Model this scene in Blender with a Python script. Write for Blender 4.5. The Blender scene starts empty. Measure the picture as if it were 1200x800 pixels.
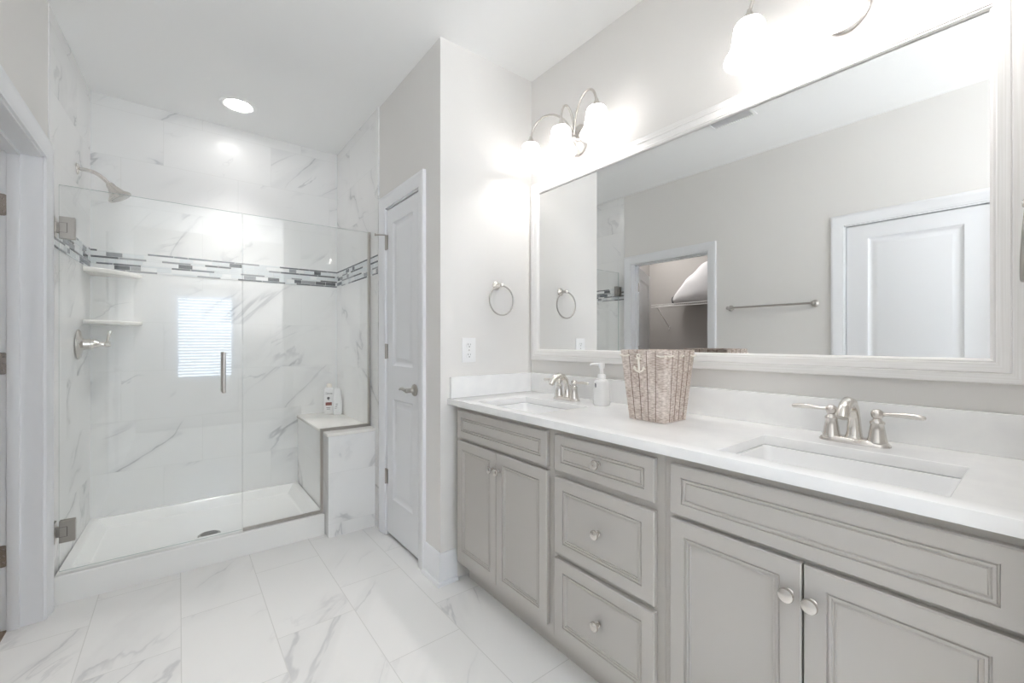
import bpy, bmesh, math, random
from mathutils import Vector, Matrix
random.seed(7)
PI = math.pi
SC = bpy.context.scene
COL = SC.collection

# ------------------------------------------------------------------ camera, world, exposure
H = 2.685            # ceiling height
W = 1.600            # vanity wall plane (x)
L = -0.455           # left wall plane (x)
E = 1.857            # towel ring wall plane (y)
XL = 1.010           # linen door wall plane (x)
BK = 3.550           # shower back tile plane (y)
NR = -0.020          # near return wall plane (y)
BH = -1.700          # wall with the window, behind the camera (y)
YG = 2.800           # shower glass plane (y)
ZC = 0.908           # worktop height

EXPOSURE = 0.47
BULB = 116.00          # vanity bulb radiance
CAN = 24.00           # shower downlight lens radiance
CANW = 36.00          # and its downward beam, watts
FILL = 32.00         # added fill lamp bounced off the ceiling, watts
CLOSET = 10.00         # added fill lamp in the closet, watts
SKY = 11.00           # daylight outside the window

cd = bpy.data.cameras.new('camera')
cam = bpy.data.objects.new('camera', cd)
COL.objects.link(cam)
cam.location = (0, 0, 1.19)
cam.rotation_euler = (PI/2, 0, -math.atan((600-209.5)/498.0))
cd.sensor_width = 36.0
cd.lens = 498.0/1200*36
cd.clip_start = 0.01
SC.camera = cam

SC.view_settings.view_transform = 'Standard'
SC.view_settings.look = 'None'
SC.view_settings.gamma = 1.0
SC.view_settings.use_curve_mapping = False
SC.view_settings.exposure = EXPOSURE
SC.cycles.max_bounces = 14
SC.cycles.diffuse_bounces = 8
SC.cycles.glossy_bounces = 6
SC.cycles.transmission_bounces = 8
SC.cycles.transparent_max_bounces = 24
SC.cycles.caustics_reflective = False
SC.cycles.caustics_refractive = False
SC.cycles.sample_clamp_indirect = 6.0

wd = bpy.data.worlds.new('daylight')
SC.world = wd
wd.use_nodes = True
bg = wd.node_tree.nodes['Background']
bg.inputs[0].default_value = (0.80, 0.90, 1.0, 1)
bg.inputs[1].default_value = SKY

pl = bpy.data.lights.new('window_daylight_portal', 'AREA')
pl.shape = 'RECTANGLE'; pl.size = 0.70; pl.size_y = 1.20
pl.cycles.is_portal = True
po = bpy.data.objects.new('window_daylight_portal', pl)
COL.objects.link(po)
po.location = (0.295, BH-0.13, 1.255)
po.rotation_euler = (PI/2, 0, 0)     # -Z of the lamp looks to +Y, into the room

# added fill lamp, turned up to bounce off the ceiling behind the camera
al = bpy.data.lights.new('bounce_fill', 'AREA'); al.shape = 'DISK'; al.size = 0.20; al.energy = FILL; al.color = (0.95, 0.97, 1.0)
ao = bpy.data.objects.new('bounce_fill', al); COL.objects.link(ao); ao.location = (0.75, -1.35, 1.24); ao.rotation_euler = (PI, 0, 0)

# added closet fill lamp, unseen (its light reaches the mirror through the open door)
al = bpy.data.lights.new('closet_fill_lamp', 'AREA'); al.shape = 'DISK'; al.size = 0.45; al.energy = CLOSET; al.color = (1.0, 0.98, 0.96)
ao = bpy.data.objects.new('closet_fill_lamp', al); COL.objects.link(ao); ao.location = (-1.22, 3.02, H-0.01)

# ------------------------------------------------------------------ materials
def s2l(c):
    c = c/255.0
    return c/12.92 if c <= 0.04045 else ((c+0.055)/1.055)**2.4
def rgb(r, g, b): return (s2l(r), s2l(g), s2l(b), 1)

def mat(name, col, rough=0.5, metal=0.0, spec=0.5, bump=None, noise=None):
    m = bpy.data.materials.new(name); m.use_nodes = True
    nt = m.node_tree; b = nt.nodes['Principled BSDF']
    b.inputs['Base Color'].default_value = col
    b.inputs['Roughness'].default_value = rough
    b.inputs['Metallic'].default_value = metal
    b.inputs['Specular IOR Level'].default_value = spec
    if bump:
        tc = nt.nodes.new('ShaderNodeTexCoord'); n = nt.nodes.new('ShaderNodeTexNoise')
        n.inputs['Scale'].default_value = bump[0]; n.inputs['Detail'].default_value = 3
        bp = nt.nodes.new('ShaderNodeBump'); bp.inputs['Strength'].default_value = bump[1]
        bp.inputs['Distance'].default_value = 0.002
        nt.links.new(tc.outputs['Object'], n.inputs['Vector'])
        nt.links.new(n.outputs['Fac'], bp.inputs['Height'])
        nt.links.new(bp.outputs['Normal'], b.inputs['Normal'])
    if noise:   # (scale vector, second colour)
        tc = nt.nodes.new('ShaderNodeTexCoord'); mp = nt.nodes.new('ShaderNodeMapping')
        mp.inputs['Scale'].default_value = noise[0]
        n = nt.nodes.new('ShaderNodeTexNoise'); n.inputs['Scale'].default_value = 1.0; n.inputs['Detail'].default_value = 4
        r = nt.nodes.new('ShaderNodeValToRGB')
        r.color_ramp.elements[0].position = 0.35; r.color_ramp.elements[1].position = 0.65
        r.color_ramp.elements[0].color = col; r.color_ramp.elements[1].color = noise[1]
        nt.links.new(tc.outputs['Object'], mp.inputs['Vector']); nt.links.new(mp.outputs['Vector'], n.inputs['Vector'])
        nt.links.new(n.outputs['Fac'], r.inputs['Fac']); nt.links.new(r.outputs['Color'], b.inputs['Base Color'])
    return m

def emit(name, col, strength):
    m = bpy.data.materials.new(name); m.use_nodes = True
    nt = m.node_tree; nt.nodes.clear()
    o = nt.nodes.new('ShaderNodeOutputMaterial'); e = nt.nodes.new('ShaderNodeEmission')
    e.inputs['Color'].default_value = col; e.inputs['Strength'].default_value = strength
    nt.links.new(e.outputs[0], o.inputs['Surface'])
    return m

def marble(name, ua, va, tu, tv, u0, v0, stagger, base, vein, rough, grout, gw=0.0016, vsplit=None, vamt=0.75, seed=0.0):
    """Polished white marble-look tile; ua/va are the axes of the tile's length and height."""
    m = bpy.data.materials.new(name); m.use_nodes = True
    nt = m.node_tree; N = nt.nodes; K = nt.links.new
    b = N['Principled BSDF']; b.inputs['Roughness'].default_value = rough; b.inputs['Specular IOR Level'].default_value = 0.3
    tc = N.new('ShaderNodeTexCoord'); sep = N.new('ShaderNodeSeparateXYZ'); K(tc.outputs['Object'], sep.inputs[0])
    def M(op, a, c=None, d=None):
        n = N.new('ShaderNodeMath'); n.operation = op
        for i, x in enumerate((a, c, d)):
            if x is None: continue
            if isinstance(x, (int, float)): n.inputs[i].default_value = x
            else: K(x, n.inputs[i])
        return n.outputs[0]
    u = sep.outputs['XYZ'.index(ua)]; v = sep.outputs['XYZ'.index(va)]
    if vsplit:      # rows above the mosaic band start again from its top edge
        lo, hi, tv2 = vsplit
        up = M('GREATER_THAN', v, (lo+hi)/2)
        a1 = M('DIVIDE', M('SUBTRACT', v, lo), tv); a2 = M('ADD', M('DIVIDE', M('SUBTRACT', v, hi), tv2), 20)
        vv = M('ADD', M('MULTIPLY', a2, up), M('MULTIPLY', a1, M('SUBTRACT', 1, up)))
    else:
        vv = M('DIVIDE', M('SUBTRACT', v, v0), tv)
    row = M('FLOOR', vv)
    uu = M('DIVIDE', M('SUBTRACT', M('SUBTRACT', u, u0), M('MULTIPLY', row, stagger)), tu)
    colm = M('FLOOR', uu)
    fu = M('SUBTRACT', uu, colm); fv = M('SUBTRACT', vv, row)
    du = M('MULTIPLY', M('MINIMUM', fu, M('SUBTRACT', 1, fu)), tu)
    dv = M('MULTIPLY', M('MINIMUM', fv, M('SUBTRACT', 1, fv)), tv)
    g = M('LESS_THAN', M('MINIMUM', du, dv), gw)
    cmb = N.new('ShaderNodeCombineXYZ'); K(row, cmb.inputs[0]); K(colm, cmb.inputs[1]); cmb.inputs[2].default_value = seed
    wn = N.new('ShaderNodeTexWhiteNoise'); wn.noise_dimensions = '3D'; K(cmb.outputs[0], wn.inputs['Vector'])
    sc = N.new('ShaderNodeVectorMath'); sc.operation = 'SCALE'; K(wn.outputs['Color'], sc.inputs[0]); sc.inputs['Scale'].default_value = 37.0
    ad = N.new('ShaderNodeVectorMath'); ad.operation = 'ADD'; K(tc.outputs['Object'], ad.inputs[0]); K(sc.outputs[0], ad.inputs[1])
    # veins drift diagonally across each tile: turn within the tile plane, then stretch along the drift
    nrm = 'XYZ'.index(({'X', 'Y', 'Z'} - {ua, va}).pop())
    m1 = N.new('ShaderNodeMapping'); r_ = [0, 0, 0]; r_[nrm] = math.radians(38 if nrm != 0 else -38); m1.inputs['Rotation'].default_value = r_
    m2 = N.new('ShaderNodeMapping'); s_ = [1.5, 1.5, 1.5]; s_['XYZ'.index(ua)] = 0.55; m2.inputs['Scale'].default_value = s_
    K(ad.outputs[0], m1.inputs['Vector']); K(m1.outputs[0], m2.inputs['Vector']); ad = m2
    def noise(vec, scale, detail, dist=0.0):
        n = N.new('ShaderNodeTexNoise'); n.inputs['Scale'].default_value = scale
        n.inputs['Detail'].default_value = detail; n.inputs['Distortion'].default_value = dist
        K(vec, n.inputs['Vector']); return n.outputs['Fac']
    def ramp(f, p0, p1, c0=0.0, c1=1.0):
        r = N.new('ShaderNodeMapRange'); r.interpolation_type = 'SMOOTHSTEP'
        r.inputs['From Min'].default_value = p0; r.inputs['From Max'].default_value = p1
        r.inputs['To Min'].default_value = c0; r.inputs['To Max'].default_value = c1
        K(f, r.inputs['Value']); return r.outputs[0]
    n1 = noise(ad.outputs[0], 1.7, 5, 0.55)
    v1 = ramp(M('ABSOLUTE', M('SUBTRACT', n1, 0.5)), 0.0, 0.015, 1, 0)
    mask = ramp(noise(ad.outputs[0], 2.3, 2), 0.47, 0.66)
    n2 = noise(ad.outputs[0], 3.3, 6, 0.9)
    v2 = ramp(M('ABSOLUTE', M('SUBTRACT', n2, 0.46)), 0.0, 0.02, 1, 0)
    mask2 = ramp(noise(ad.outputs[0], 3.1, 2, 0.2), 0.55, 0.72)
    soft = M('MULTIPLY', ramp(M('ABSOLUTE', M('SUBTRACT', n1, 0.5)), 0.0, 0.11, 1, 0), M('MULTIPLY', mask, 0.24))
    tot = M('MINIMUM', M('ADD', soft, M('ADD', M('MULTIPLY', M('MULTIPLY', v1, mask), 0.66), M('MULTIPLY', M('MULTIPLY', v2, mask2), 0.45))), 1.0)
    tot = M('MULTIPLY', tot, vamt)
    mx = N.new('ShaderNodeMix'); mx.data_type = 'RGBA'
    K(tot, mx.inputs['Factor']); mx.inputs['A'].default_value = base; mx.inputs['B'].default_value = vein
    mg = N.new('ShaderNodeMix'); mg.data_type = 'RGBA'
    K(g, mg.inputs['Factor']); K(mx.outputs['Result'], mg.inputs['A']); mg.inputs['B'].default_value = grout
    K(mg.outputs['Result'], b.inputs['Base Color'])
    bp = N.new('ShaderNodeBump'); bp.inputs['Strength'].default_value = 0.25; bp.inputs['Distance'].default_value = 0.001
    K(M('SUBTRACT', 1, g), bp.inputs['Height']); K(bp.outputs['Normal'], b.inputs['Normal'])
    return m

TB, TV, TG = rgb(236, 236, 235), rgb(150, 152, 156), rgb(227, 227, 225)
M_floor = marble('floor marble tile', 'Y', 'X', 0.61, 0.303, 1.093, 0.0075, 0.2133, rgb(241, 240, 238), TV, 0.22, rgb(222, 221, 218), vamt=0.42)
BAND0, BAND1 = 1.620, 1.745
M_tx = marble('shower back marble tile', 'X', 'Z', 0.61, 0.308, -0.28, 0, 0.2033, TB, TV, 0.24, TG, 0.0012, (BAND0, BAND1, 0.29), 0.78, 3.0)
M_ty = marble('shower side marble tile', 'Y', 'Z', 0.61, 0.308, 2.42, 0, 0.2033, TB, TV, 0.17, TG, 0.0012, (BAND0, BAND1, 0.29), 0.62, 8.0)
M_bench = marble('bench marble tile', 'Y', 'X', 0.70, 0.70, 2.66, 0.40, 0.0, rgb(238, 236, 231), TV, 0.15, TG, 0.0001, None, 0.5, 5.0)
M_paint = mat('greige wall paint', rgb(229, 227, 224), 0.75, spec=0.25, bump=(300, 0.05))
M_ceil = mat('white ceiling paint', rgb(244, 244, 243), 0.9, spec=0.15)
M_trim = mat('white trim paint', rgb(236, 237, 239), 0.35)
M_doorp = mat('white door paint', rgb(233, 234, 236), 0.38)
M_closet = mat('closet wall paint', rgb(178, 174, 171), 0.8, spec=0.2)
M_carpet = mat('closet carpet', rgb(150, 136, 122), 0.95, spec=0.1, bump=(400, 0.8))
M_cab = mat('grey cabinet paint', rgb(184, 180, 175), 0.42, spec=0.4)
M_dark = mat('toe kick paint', rgb(150, 148, 143), 0.6)
M_quartz = mat('white quartz', rgb(243, 243, 242), 0.16, noise=((14, 14, 14), rgb(238, 238, 238)))
M_porc = mat('white porcelain', rgb(240, 240, 240), 0.08)
M_acryl = mat('white acrylic', rgb(240, 240, 238), 0.2)
M_nick = mat('brushed nickel', (0.70, 0.67, 0.635, 1), 0.26, 1.0)
M_nickd = mat('satin nickel dark', (0.44, 0.42, 0.39, 1), 0.32, 1.0)
M_chrome = mat('polished nickel', (0.78, 0.75, 0.71, 1), 0.16, 1.0)
M_mirror = mat('mirror silver', (0.90, 0.905, 0.90, 1), 0.0, 1.0)
M_frame = mat('whitewashed wood frame', rgb(240, 239, 236), 0.45, noise=((4, 4, 4), rgb(232, 230, 226)), )
M_plast = mat('white plastic', rgb(240, 240, 240), 0.3)
M_slot = mat('dark slot', rgb(70, 68, 66), 0.6)
M_pipe = mat('dark piping', rgb(96, 96, 98), 0.7)
M_linen = mat('white bedding fabric', rgb(232, 230, 232), 0.85, spec=0.1, bump=(60, 0.4))
M_wire = mat('white coated wire', rgb(228, 226, 224), 0.4)
M_dr = mat('red brown label', rgb(150, 92, 84), 0.5)
M_dg = mat('dark print', rgb(92, 92, 98), 0.5)
M_rope = mat('cream rope', rgb(242, 236, 226), 0.8)
M_inner = mat('basket lining', rgb(205, 190, 176), 0.9)
M_mos = [mat('mosaic pale glass', rgb(222, 226, 228), 0.08), mat('mosaic mid grey', rgb(158, 160, 163), 0.12),
         mat('mosaic charcoal', rgb(98, 101, 105), 0.12), mat('mosaic steel', rgb(126, 130, 137), 0.2, 0.3),
         mat('mosaic white', rgb(236, 237, 237), 0.12), mat('mosaic grout', rgb(232, 232, 230), 0.7)]

def fluted_frame_material():
    m = bpy.data.materials.new('brushed white frame'); m.use_nodes = True
    nt = m.node_tree; N = nt.nodes; K = nt.links.new; b = N['Principled BSDF']
    b.inputs['Roughness'].default_value = 0.42
    uv = N.new('ShaderNodeUVMap'); mp = N.new('ShaderNodeMapping'); mp.inputs['Scale'].default_value = (3.0, 230.0, 1)
    n = N.new('ShaderNodeTexNoise'); n.inputs['Scale'].default_value = 1.0; n.inputs['Detail'].default_value = 3
    r = N.new('ShaderNodeValToRGB'); r.color_ramp.elements[0].position = 0.3; r.color_ramp.elements[1].position = 0.7
    r.color_ramp.elements[0].color = rgb(231, 229, 226); r.color_ramp.elements[1].color = rgb(243, 242, 241)
    K(uv.outputs[0], mp.inputs['Vector']); K(mp.outputs[0], n.inputs['Vector']); K(n.outputs['Fac'], r.inputs['Fac'])
    K(r.outputs[0], b.inputs['Base Color'])
    return m
M_fr = fluted_frame_material()

def glass_material():
    m = bpy.data.materials.new('clear shower glass'); m.use_nodes = True
    nt = m.node_tree; N = nt.nodes; K = nt.links.new; N.clear()
    o = N.new('ShaderNodeOutputMaterial'); mx = N.new('ShaderNodeMixShader')
    t = N.new('ShaderNodeBsdfTransparent'); t.inputs[0].default_value = (0.986, 0.992, 0.990, 1)
    g = N.new('ShaderNodeBsdfGlossy'); g.inputs['Roughness'].default_value = 0.0; g.inputs['Color'].default_value = (1, 1, 1, 1)
    lw = N.new('ShaderNodeLayerWeight'); p = N.new('ShaderNodeMath'); p.operation = 'POWER'; p.inputs[1].default_value = 5
    a = N.new('ShaderNodeMath'); a.operation = 'MULTIPLY_ADD'; a.inputs[1].default_value = 0.95; a.inputs[2].default_value = 0.038
    K(lw.outputs['Facing'], p.inputs[0]); K(p.outputs[0], a.inputs[0]); K(a.outputs[0], mx.inputs[0])
    K(t.outputs[0], mx.inputs[1]); K(g.outputs[0], mx.inputs[2]); K(mx.outputs[0], o.inputs['Surface'])
    return m
M_glass = glass_material()
M_edge = mat('glass edge', rgb(176, 190, 186), 0.2)

def shade_material():
    m = bpy.data.materials.new('frosted lamp glass'); m.use_nodes = True
    nt = m.node_tree; N = nt.nodes; K = nt.links.new; N.clear()
    o = N.new('ShaderNodeOutputMaterial'); mx = N.new('ShaderNodeMixShader'); mx2 = N.new('ShaderNodeMixShader')
    t = N.new('ShaderNodeBsdfTransparent'); t.inputs[0].default_value = (1, 1, 1, 1)
    tr = N.new('ShaderNodeBsdfTranslucent'); tr.inputs[0].default_value = (0.88, 0.88, 0.87, 1)
    d = N.new('ShaderNodeBsdfDiffuse'); d.inputs[0].default_value = (0.9, 0.9, 0.9, 1)
    mx.inputs[0].default_value = 0.35; mx2.inputs[0].default_value = 0.08
    K(tr.outputs[0], mx.inputs[1]); K(d.outputs[0], mx.inputs[2])
    K(t.outputs[0], mx2.inputs[2]); K(mx.outputs[0], mx2.inputs[1]); K(mx2.outputs[0], o.inputs['Surface'])
    return m
M_shade = shade_material()
M_bulb = emit('lit bulb', (1.0, 0.97, 0.945, 1), BULB)
M_lens = emit('lit downlight lens', (1.0, 0.98, 0.965, 1), CAN)

def slat_material():
    m = bpy.data.materials.new('white blind slat'); m.use_nodes = True
    nt = m.node_tree; N = nt.nodes; K = nt.links.new; N.clear()
    o = N.new('ShaderNodeOutputMaterial'); mx = N.new('ShaderNodeMixShader'); mx.inputs[0].default_value = 0.5
    d = N.new('ShaderNodeBsdfDiffuse'); d.inputs[0].default_value = (0.85, 0.87, 0.9, 1)
    t = N.new('ShaderNodeBsdfTranslucent'); t.inputs[0].default_value = (0.8, 0.85, 0.92, 1)
    K(d.outputs[0], mx.inputs[1]); K(t.outputs[0], mx.inputs[2]); K(mx.outputs[0], o.inputs['Surface'])
    return m
M_slat = slat_material()

def woven_material():
    m = bpy.data.materials.new('woven paper cord'); m.use_nodes = True
    nt = m.node_tree; N = nt.nodes; K = nt.links.new; b = N['Principled BSDF']; b.inputs['Roughness'].default_value = 0.85
    tc = N.new('ShaderNodeTexCoord'); mp = N.new('ShaderNodeMapping'); mp.inputs['Scale'].default_value = (70, 70, 330)
    n = N.new('ShaderNodeTexNoise'); n.inputs['Scale'].default_value = 1.0; n.inputs['Detail'].default_value = 4
    r = N.new('ShaderNodeValToRGB'); r.color_ramp.elements[0].position = 0.33; r.color_ramp.elements[1].position = 0.66
    r.color_ramp.elements[0].color = rgb(160, 142, 130); r.color_ramp.elements[1].color = rgb(236, 226, 219)
    n2 = N.new('ShaderNodeTexNoise'); n2.inputs['Scale'].default_value = 22; n2.inputs['Detail'].default_value = 2
    mx = N.new('ShaderNodeMix'); mx.data_type = 'RGBA'; mx.inputs['Factor'].default_value = 0.3
    r2 = N.new('ShaderNodeValToRGB'); r2.color_ramp.elements[0].position = 0.35; r2.color_ramp.elements[1].position = 0.65
    r2.color_ramp.elements[0].color = rgb(176, 156, 144); r2.color_ramp.elements[1].color = rgb(226, 216, 208)
    bp = N.new('ShaderNodeBump'); bp.inputs['Strength'].default_value = 0.7; bp.inputs['Distance'].default_value = 0.002
    K(tc.outputs['Object'], mp.inputs[0]); K(mp.outputs[0], n.inputs['Vector']); K(n.outputs['Fac'], r.inputs['Fac'])
    K(tc.outputs['Object'], n2.inputs['Vector']); K(n2.outputs['Fac'], r2.inputs['Fac'])
    K(r.outputs[0], mx.inputs['A']); K(r2.outputs[0], mx.inputs['B']); K(mx.outputs['Result'], b.inputs['Base Color'])
    K(n.outputs['Fac'], bp.inputs['Height']); K(bp.outputs[0], b.inputs['Normal'])
    return m
M_woven = woven_material()
M_seam = mat('dark basket seam', rgb(120, 98, 84), 0.9)

# ------------------------------------------------------------------ mesh helpers
def B(): return bmesh.new()

def box(bm, x0, x1, y0, y1, z0, z1, bev=0.0, seg=2, mi=0):
    x0, x1 = min(x0, x1), max(x0, x1); y0, y1 = min(y0, y1), max(y0, y1); z0, z1 = min(z0, z1), max(z0, z1)
    vs = [bm.verts.new(p) for p in ((x0,y0,z0),(x1,y0,z0),(x1,y1,z0),(x0,y1,z0),(x0,y0,z1),(x1,y0,z1),(x1,y1,z1),(x0,y1,z1))]
    fs = [bm.faces.new([vs[i] for i in q]) for q in ((3,2,1,0),(4,5,6,7),(0,1,5,4),(1,2,6,5),(2,3,7,6),(3,0,4,7))]
    for f in fs: f.material_index = mi
    if bev > 0:
        es = list({e for f in fs for e in f.edges})
        bmesh.ops.bevel(bm, geom=es, offset=bev, segments=seg, profile=0.5, affect='EDGES', material=-1)

def lathe(bm, prof, origin=(0,0,0), axis=(0,0,1), n=32, mi=0, scale2=1.0):
    """prof: list of (radius, height) along axis; capped when the radius is 0."""
    ax = Vector(axis).normalized()
    t = Vector((0,0,1)) if abs(ax.z) < 0.9 else Vector((1,0,0))
    a = ax.cross(t).normalized(); b = ax.cross(a).normalized(); o = Vector(origin)
    rings = []
    for r, h in prof:
        if r <= 1e-6: rings.append([bm.verts.new(o+ax*h)])
        else: rings.append([bm.verts.new(o+ax*h+a*(r*math.cos(2*PI*i/n))+b*(r*scale2*math.sin(2*PI*i/n))) for i in range(n)])
    for p, q in zip(rings, rings[1:]):
        for i in range(n):
            j = (i+1) % n
            if len(p) == 1 and len(q) == 1: continue
            if len(p) == 1: f = bm.faces.new((p[0], q[j], q[i]))
            elif len(q) == 1: f = bm.faces.new((p[i], p[j], q[0]))
            else: f = bm.faces.new((p[i], p[j], q[j], q[i]))
            f.material_index = mi; f.smooth = True

def tube(bm, pts, rad, n=12, closed=False, mi=0):
    pts = [Vector(p) for p in pts]; m = len(pts)
    rads = rad if isinstance(rad, (list, tuple)) else [rad]*m
    rings = []; prev = None
    for i, p in enumerate(pts):
        if closed: t = pts[(i+1) % m]-pts[i-1]
        else: t = pts[min(i+1, m-1)]-pts[max(i-1, 0)]
        t.normalize()
        if prev is None:
            up = Vector((0,0,1)) if abs(t.z) < 0.9 else Vector((1,0,0))
            a = t.cross(up).normalized()
        else:
            a = (prev-t*prev.dot(t)).normalized()
        prev = a; b = t.cross(a)
        rings.append([bm.verts.new(p+a*(rads[i]*math.cos(2*PI*k/n))+b*(rads[i]*math.sin(2*PI*k/n))) for k in range(n)])
    pairs = list(zip(rings, rings[1:]))
    if closed: pairs.append((rings[-1], rings[0]))
    for p, q in pairs:
        for k in range(n):
            f = bm.faces.new((p[k], p[(k+1) % n], q[(k+1) % n], q[k])); f.smooth = True; f.material_index = mi
    if not closed:
        for r in (list(reversed(rings[0])), rings[-1]):
            f = bm.faces.new(r); f.material_index = mi

def bez(p0, p1, p2, p3, n=16):
    p0, p1, p2, p3 = map(Vector, (p0, p1, p2, p3))
    return [p0*(1-t)**3+p1*3*t*(1-t)**2+p2*3*t*t*(1-t)+p3*t**3 for t in [i/n for i in range(n+1)]]

def rings_mesh(bm, rings, cap_first=False, cap_last=True, mi=0, smooth=False):
    """rings: lists of equal length of points, joined one after the other."""
    vr = [[bm.verts.new(p) for p in r] for r in rings]
    for p, q in zip(vr, vr[1:]):
        n = len(p)
        for i in range(n):
            f = bm.faces.new((p[i], p[(i+1) % n], q[(i+1) % n], q[i])); f.material_index = mi; f.smooth = smooth
    if cap_first: bm.faces.new(list(reversed(vr[0]))).material_index = mi
    if cap_last: bm.faces.new(vr[-1]).material_index = mi

def px(c, s): return lambda a, b, d: (c+s*d, a, b)     # a = y, b = z, d = out of an x-plane
def py(c, s): return lambda a, b, d: (a, c+s*d, b)     # a = x, b = z, d = out of a y-plane

def nested(bm, P, a0, a1, b0, b1, prof, cap=True, mi=0):
    """prof: list of (inset, out) rectangles lofted into a moulded panel."""
    rings_mesh(bm, [[P(a0+i, b0+i, d), P(a1-i, b0+i, d), P(a1-i, b1-i, d), P(a0+i, b1-i, d)] for i, d in prof], False, cap, mi)

def casing(bm, P, a0, a1, ztop, prof, zbot=0.0):
    """U-shaped mitred door casing; prof: list of (outward width, out)."""
    rows = [[P(a0-w, zbot, d), P(a0-w, ztop+w, d), P(a1+w, ztop+w, d), P(a1+w, zbot, d)] for w, d in prof]
    vr = [[bm.verts.new(p) for p in r] for r in rows]
    for p, q in zip(vr, vr[1:]):
        for i in range(3): bm.faces.new((p[i], p[i+1], q[i+1], q[i]))
    for k in (0, 3): bm.faces.new([r[k] for r in vr])
CASE = [(-0.004, 0), (-0.004, 0.009), (0.0, 0.011), (0.008, 0.011), (0.012, 0.014), (0.044, 0.017), (0.052, 0.020), (0.064, 0.020), (0.068, 0.017), (0.068, 0)]

def paneled_slab(bm, P, a0, a1, b0, b1, thick, panels, prof, back=True):
    """interior door: slab with moulded recessed panels on its faces (d = 0 front, -thick back)."""
    As = sorted({a0, a1} | {p[0] for p in panels} | {p[1] for p in panels})
    Bs = sorted({b0, b1} | {p[2] for p in panels} | {p[3] for p in panels})
    for front in ((True, False) if back else (True,)):
        D = (lambda d: d) if front else (lambda d: -thick-d)
        for i in range(len(As)-1):
            for j in range(len(Bs)-1):
                ca, cb = (As[i]+As[i+1])/2, (Bs[j]+Bs[j+1])/2
                if any(p[0] < ca < p[1] and p[2] < cb < p[3] for p in panels): continue
                bm.faces.new([bm.verts.new(P(a, b, D(0))) for a, b in ((As[i],Bs[j]),(As[i+1],Bs[j]),(As[i+1],Bs[j+1]),(As[i],Bs[j+1]))])
        for p in panels:
            nested(bm, P, p[0], p[1], p[2], p[3], [(i, D(d)) for i, d in prof])
    rings_mesh(bm, [[P(a0,b0,d), P(a1,b0,d), P(a1,b1,d), P(a0,b1,d)] for d in (0, -thick)], False, not back)
    bmesh.ops.remove_doubles(bm, verts=bm.verts, dist=1e-5)
DPROF = [(0, 0), (0.004, -0.004), (0.016, -0.013), (0.026, -0.013), (0.046, -0.004), (0.052, -0.003)]

def mesh_obj(name, bm, mats, parent=None, sharp=38, uvfix=False):
    bmesh.ops.recalc_face_normals(bm, faces=bm.faces)
    me = bpy.data.meshes.new(name)
    off = Vector((0,0,0))
    if parent is not None:
        p = parent
        while p is not None: off += Vector(p.location); p = p.parent
        for v in bm.verts: v.co -= off
    for f in bm.faces: f.smooth = True
    bm.to_mesh(me); bm.free()
    me.set_sharp_from_angle(angle=math.radians(sharp))
    for m in (mats if isinstance(mats, (list, tuple)) else [mats]): me.materials.append(m)
    o = bpy.data.objects.new(name, me); COL.objects.link(o)
    if parent is not None: o.parent = parent
    return o

def struct(name, bm, mats, parent=None):
    o = mesh_obj(name, bm, mats, parent)
    if parent is None: o['kind'] = 'structure'
    return o

def sempty(name, loc):
    o = bpy.data.objects.new(name, None); COL.objects.link(o); o.location = loc; o['kind'] = 'structure'; o.empty_display_size = 0.05
    return o

def thing(name, label, cat, loc, group=None):
    o = bpy.data.objects.new(name, None); COL.objects.link(o); o.location = loc; o.empty_display_size = 0.05
    o['label'] = label; o['category'] = cat
    if group: o['group'] = group
    return o

def tag(o, label, cat, group=None):
    o['label'] = label; o['category'] = cat
    if group: o['group'] = group
    return o

def dup(root, loc, label=None):
    r = root.copy(); COL.objects.link(r); r.location = loc
    if label: r['label'] = label
    for ch in list(root.children):
        c = ch.copy(); COL.objects.link(c); c.parent = r
        for g in ch.children:
            d = g.copy(); COL.objects.link(d); d.parent = c
    return r

# ------------------------------------------------------------------ the room shell
T = 0.12
bm = B(); box(bm, -0.556, W, BH, BK, -0.1, 0); struct('floor', bm, M_floor)
bm = B(); box(bm, -2.02, -0.556, 1.3, 3.5, -0.1, 0.004); struct('floor_closet', bm, M_carpet)
bm = B(); box(bm, -2.02, W+T, BH-T, BK+T, H, H+0.1); struct('ceiling', bm, M_ceil)
bm = B(); box(bm, W, W+T, BH-T, BK+T, -0.1, H); struct('wall_right', bm, M_paint)
bm = B(); box(bm, XL, W, E, E+0.11, 0, H); struct('wall_end', bm, M_paint)
# left wall with two door openings
C0, C1, CT = 1.855, 2.670, 1.985          # closet opening
D0, D1, DT = 0.195, 0.902, 1.995          # closed door opening
LB = L-T
bm = B()
box(bm, LB, L, BH-T, D0, 0, H); box(bm, LB, L, D0, D1, DT, H); box(bm, LB, L, D1, C0, 0, H)
box(bm, LB, L, C0, C1, CT, H); box(bm, LB, L, C1, 2.746, 0, H)
struct('wall_left', bm, M_paint)
bm = B(); box(bm, LB-0.10, LB, D0-0.10, D1+0.10, 0, DT+0.10); struct('door_light_block', bm, M_paint)   # added backing that stops sky light leaking round the shut door
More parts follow.
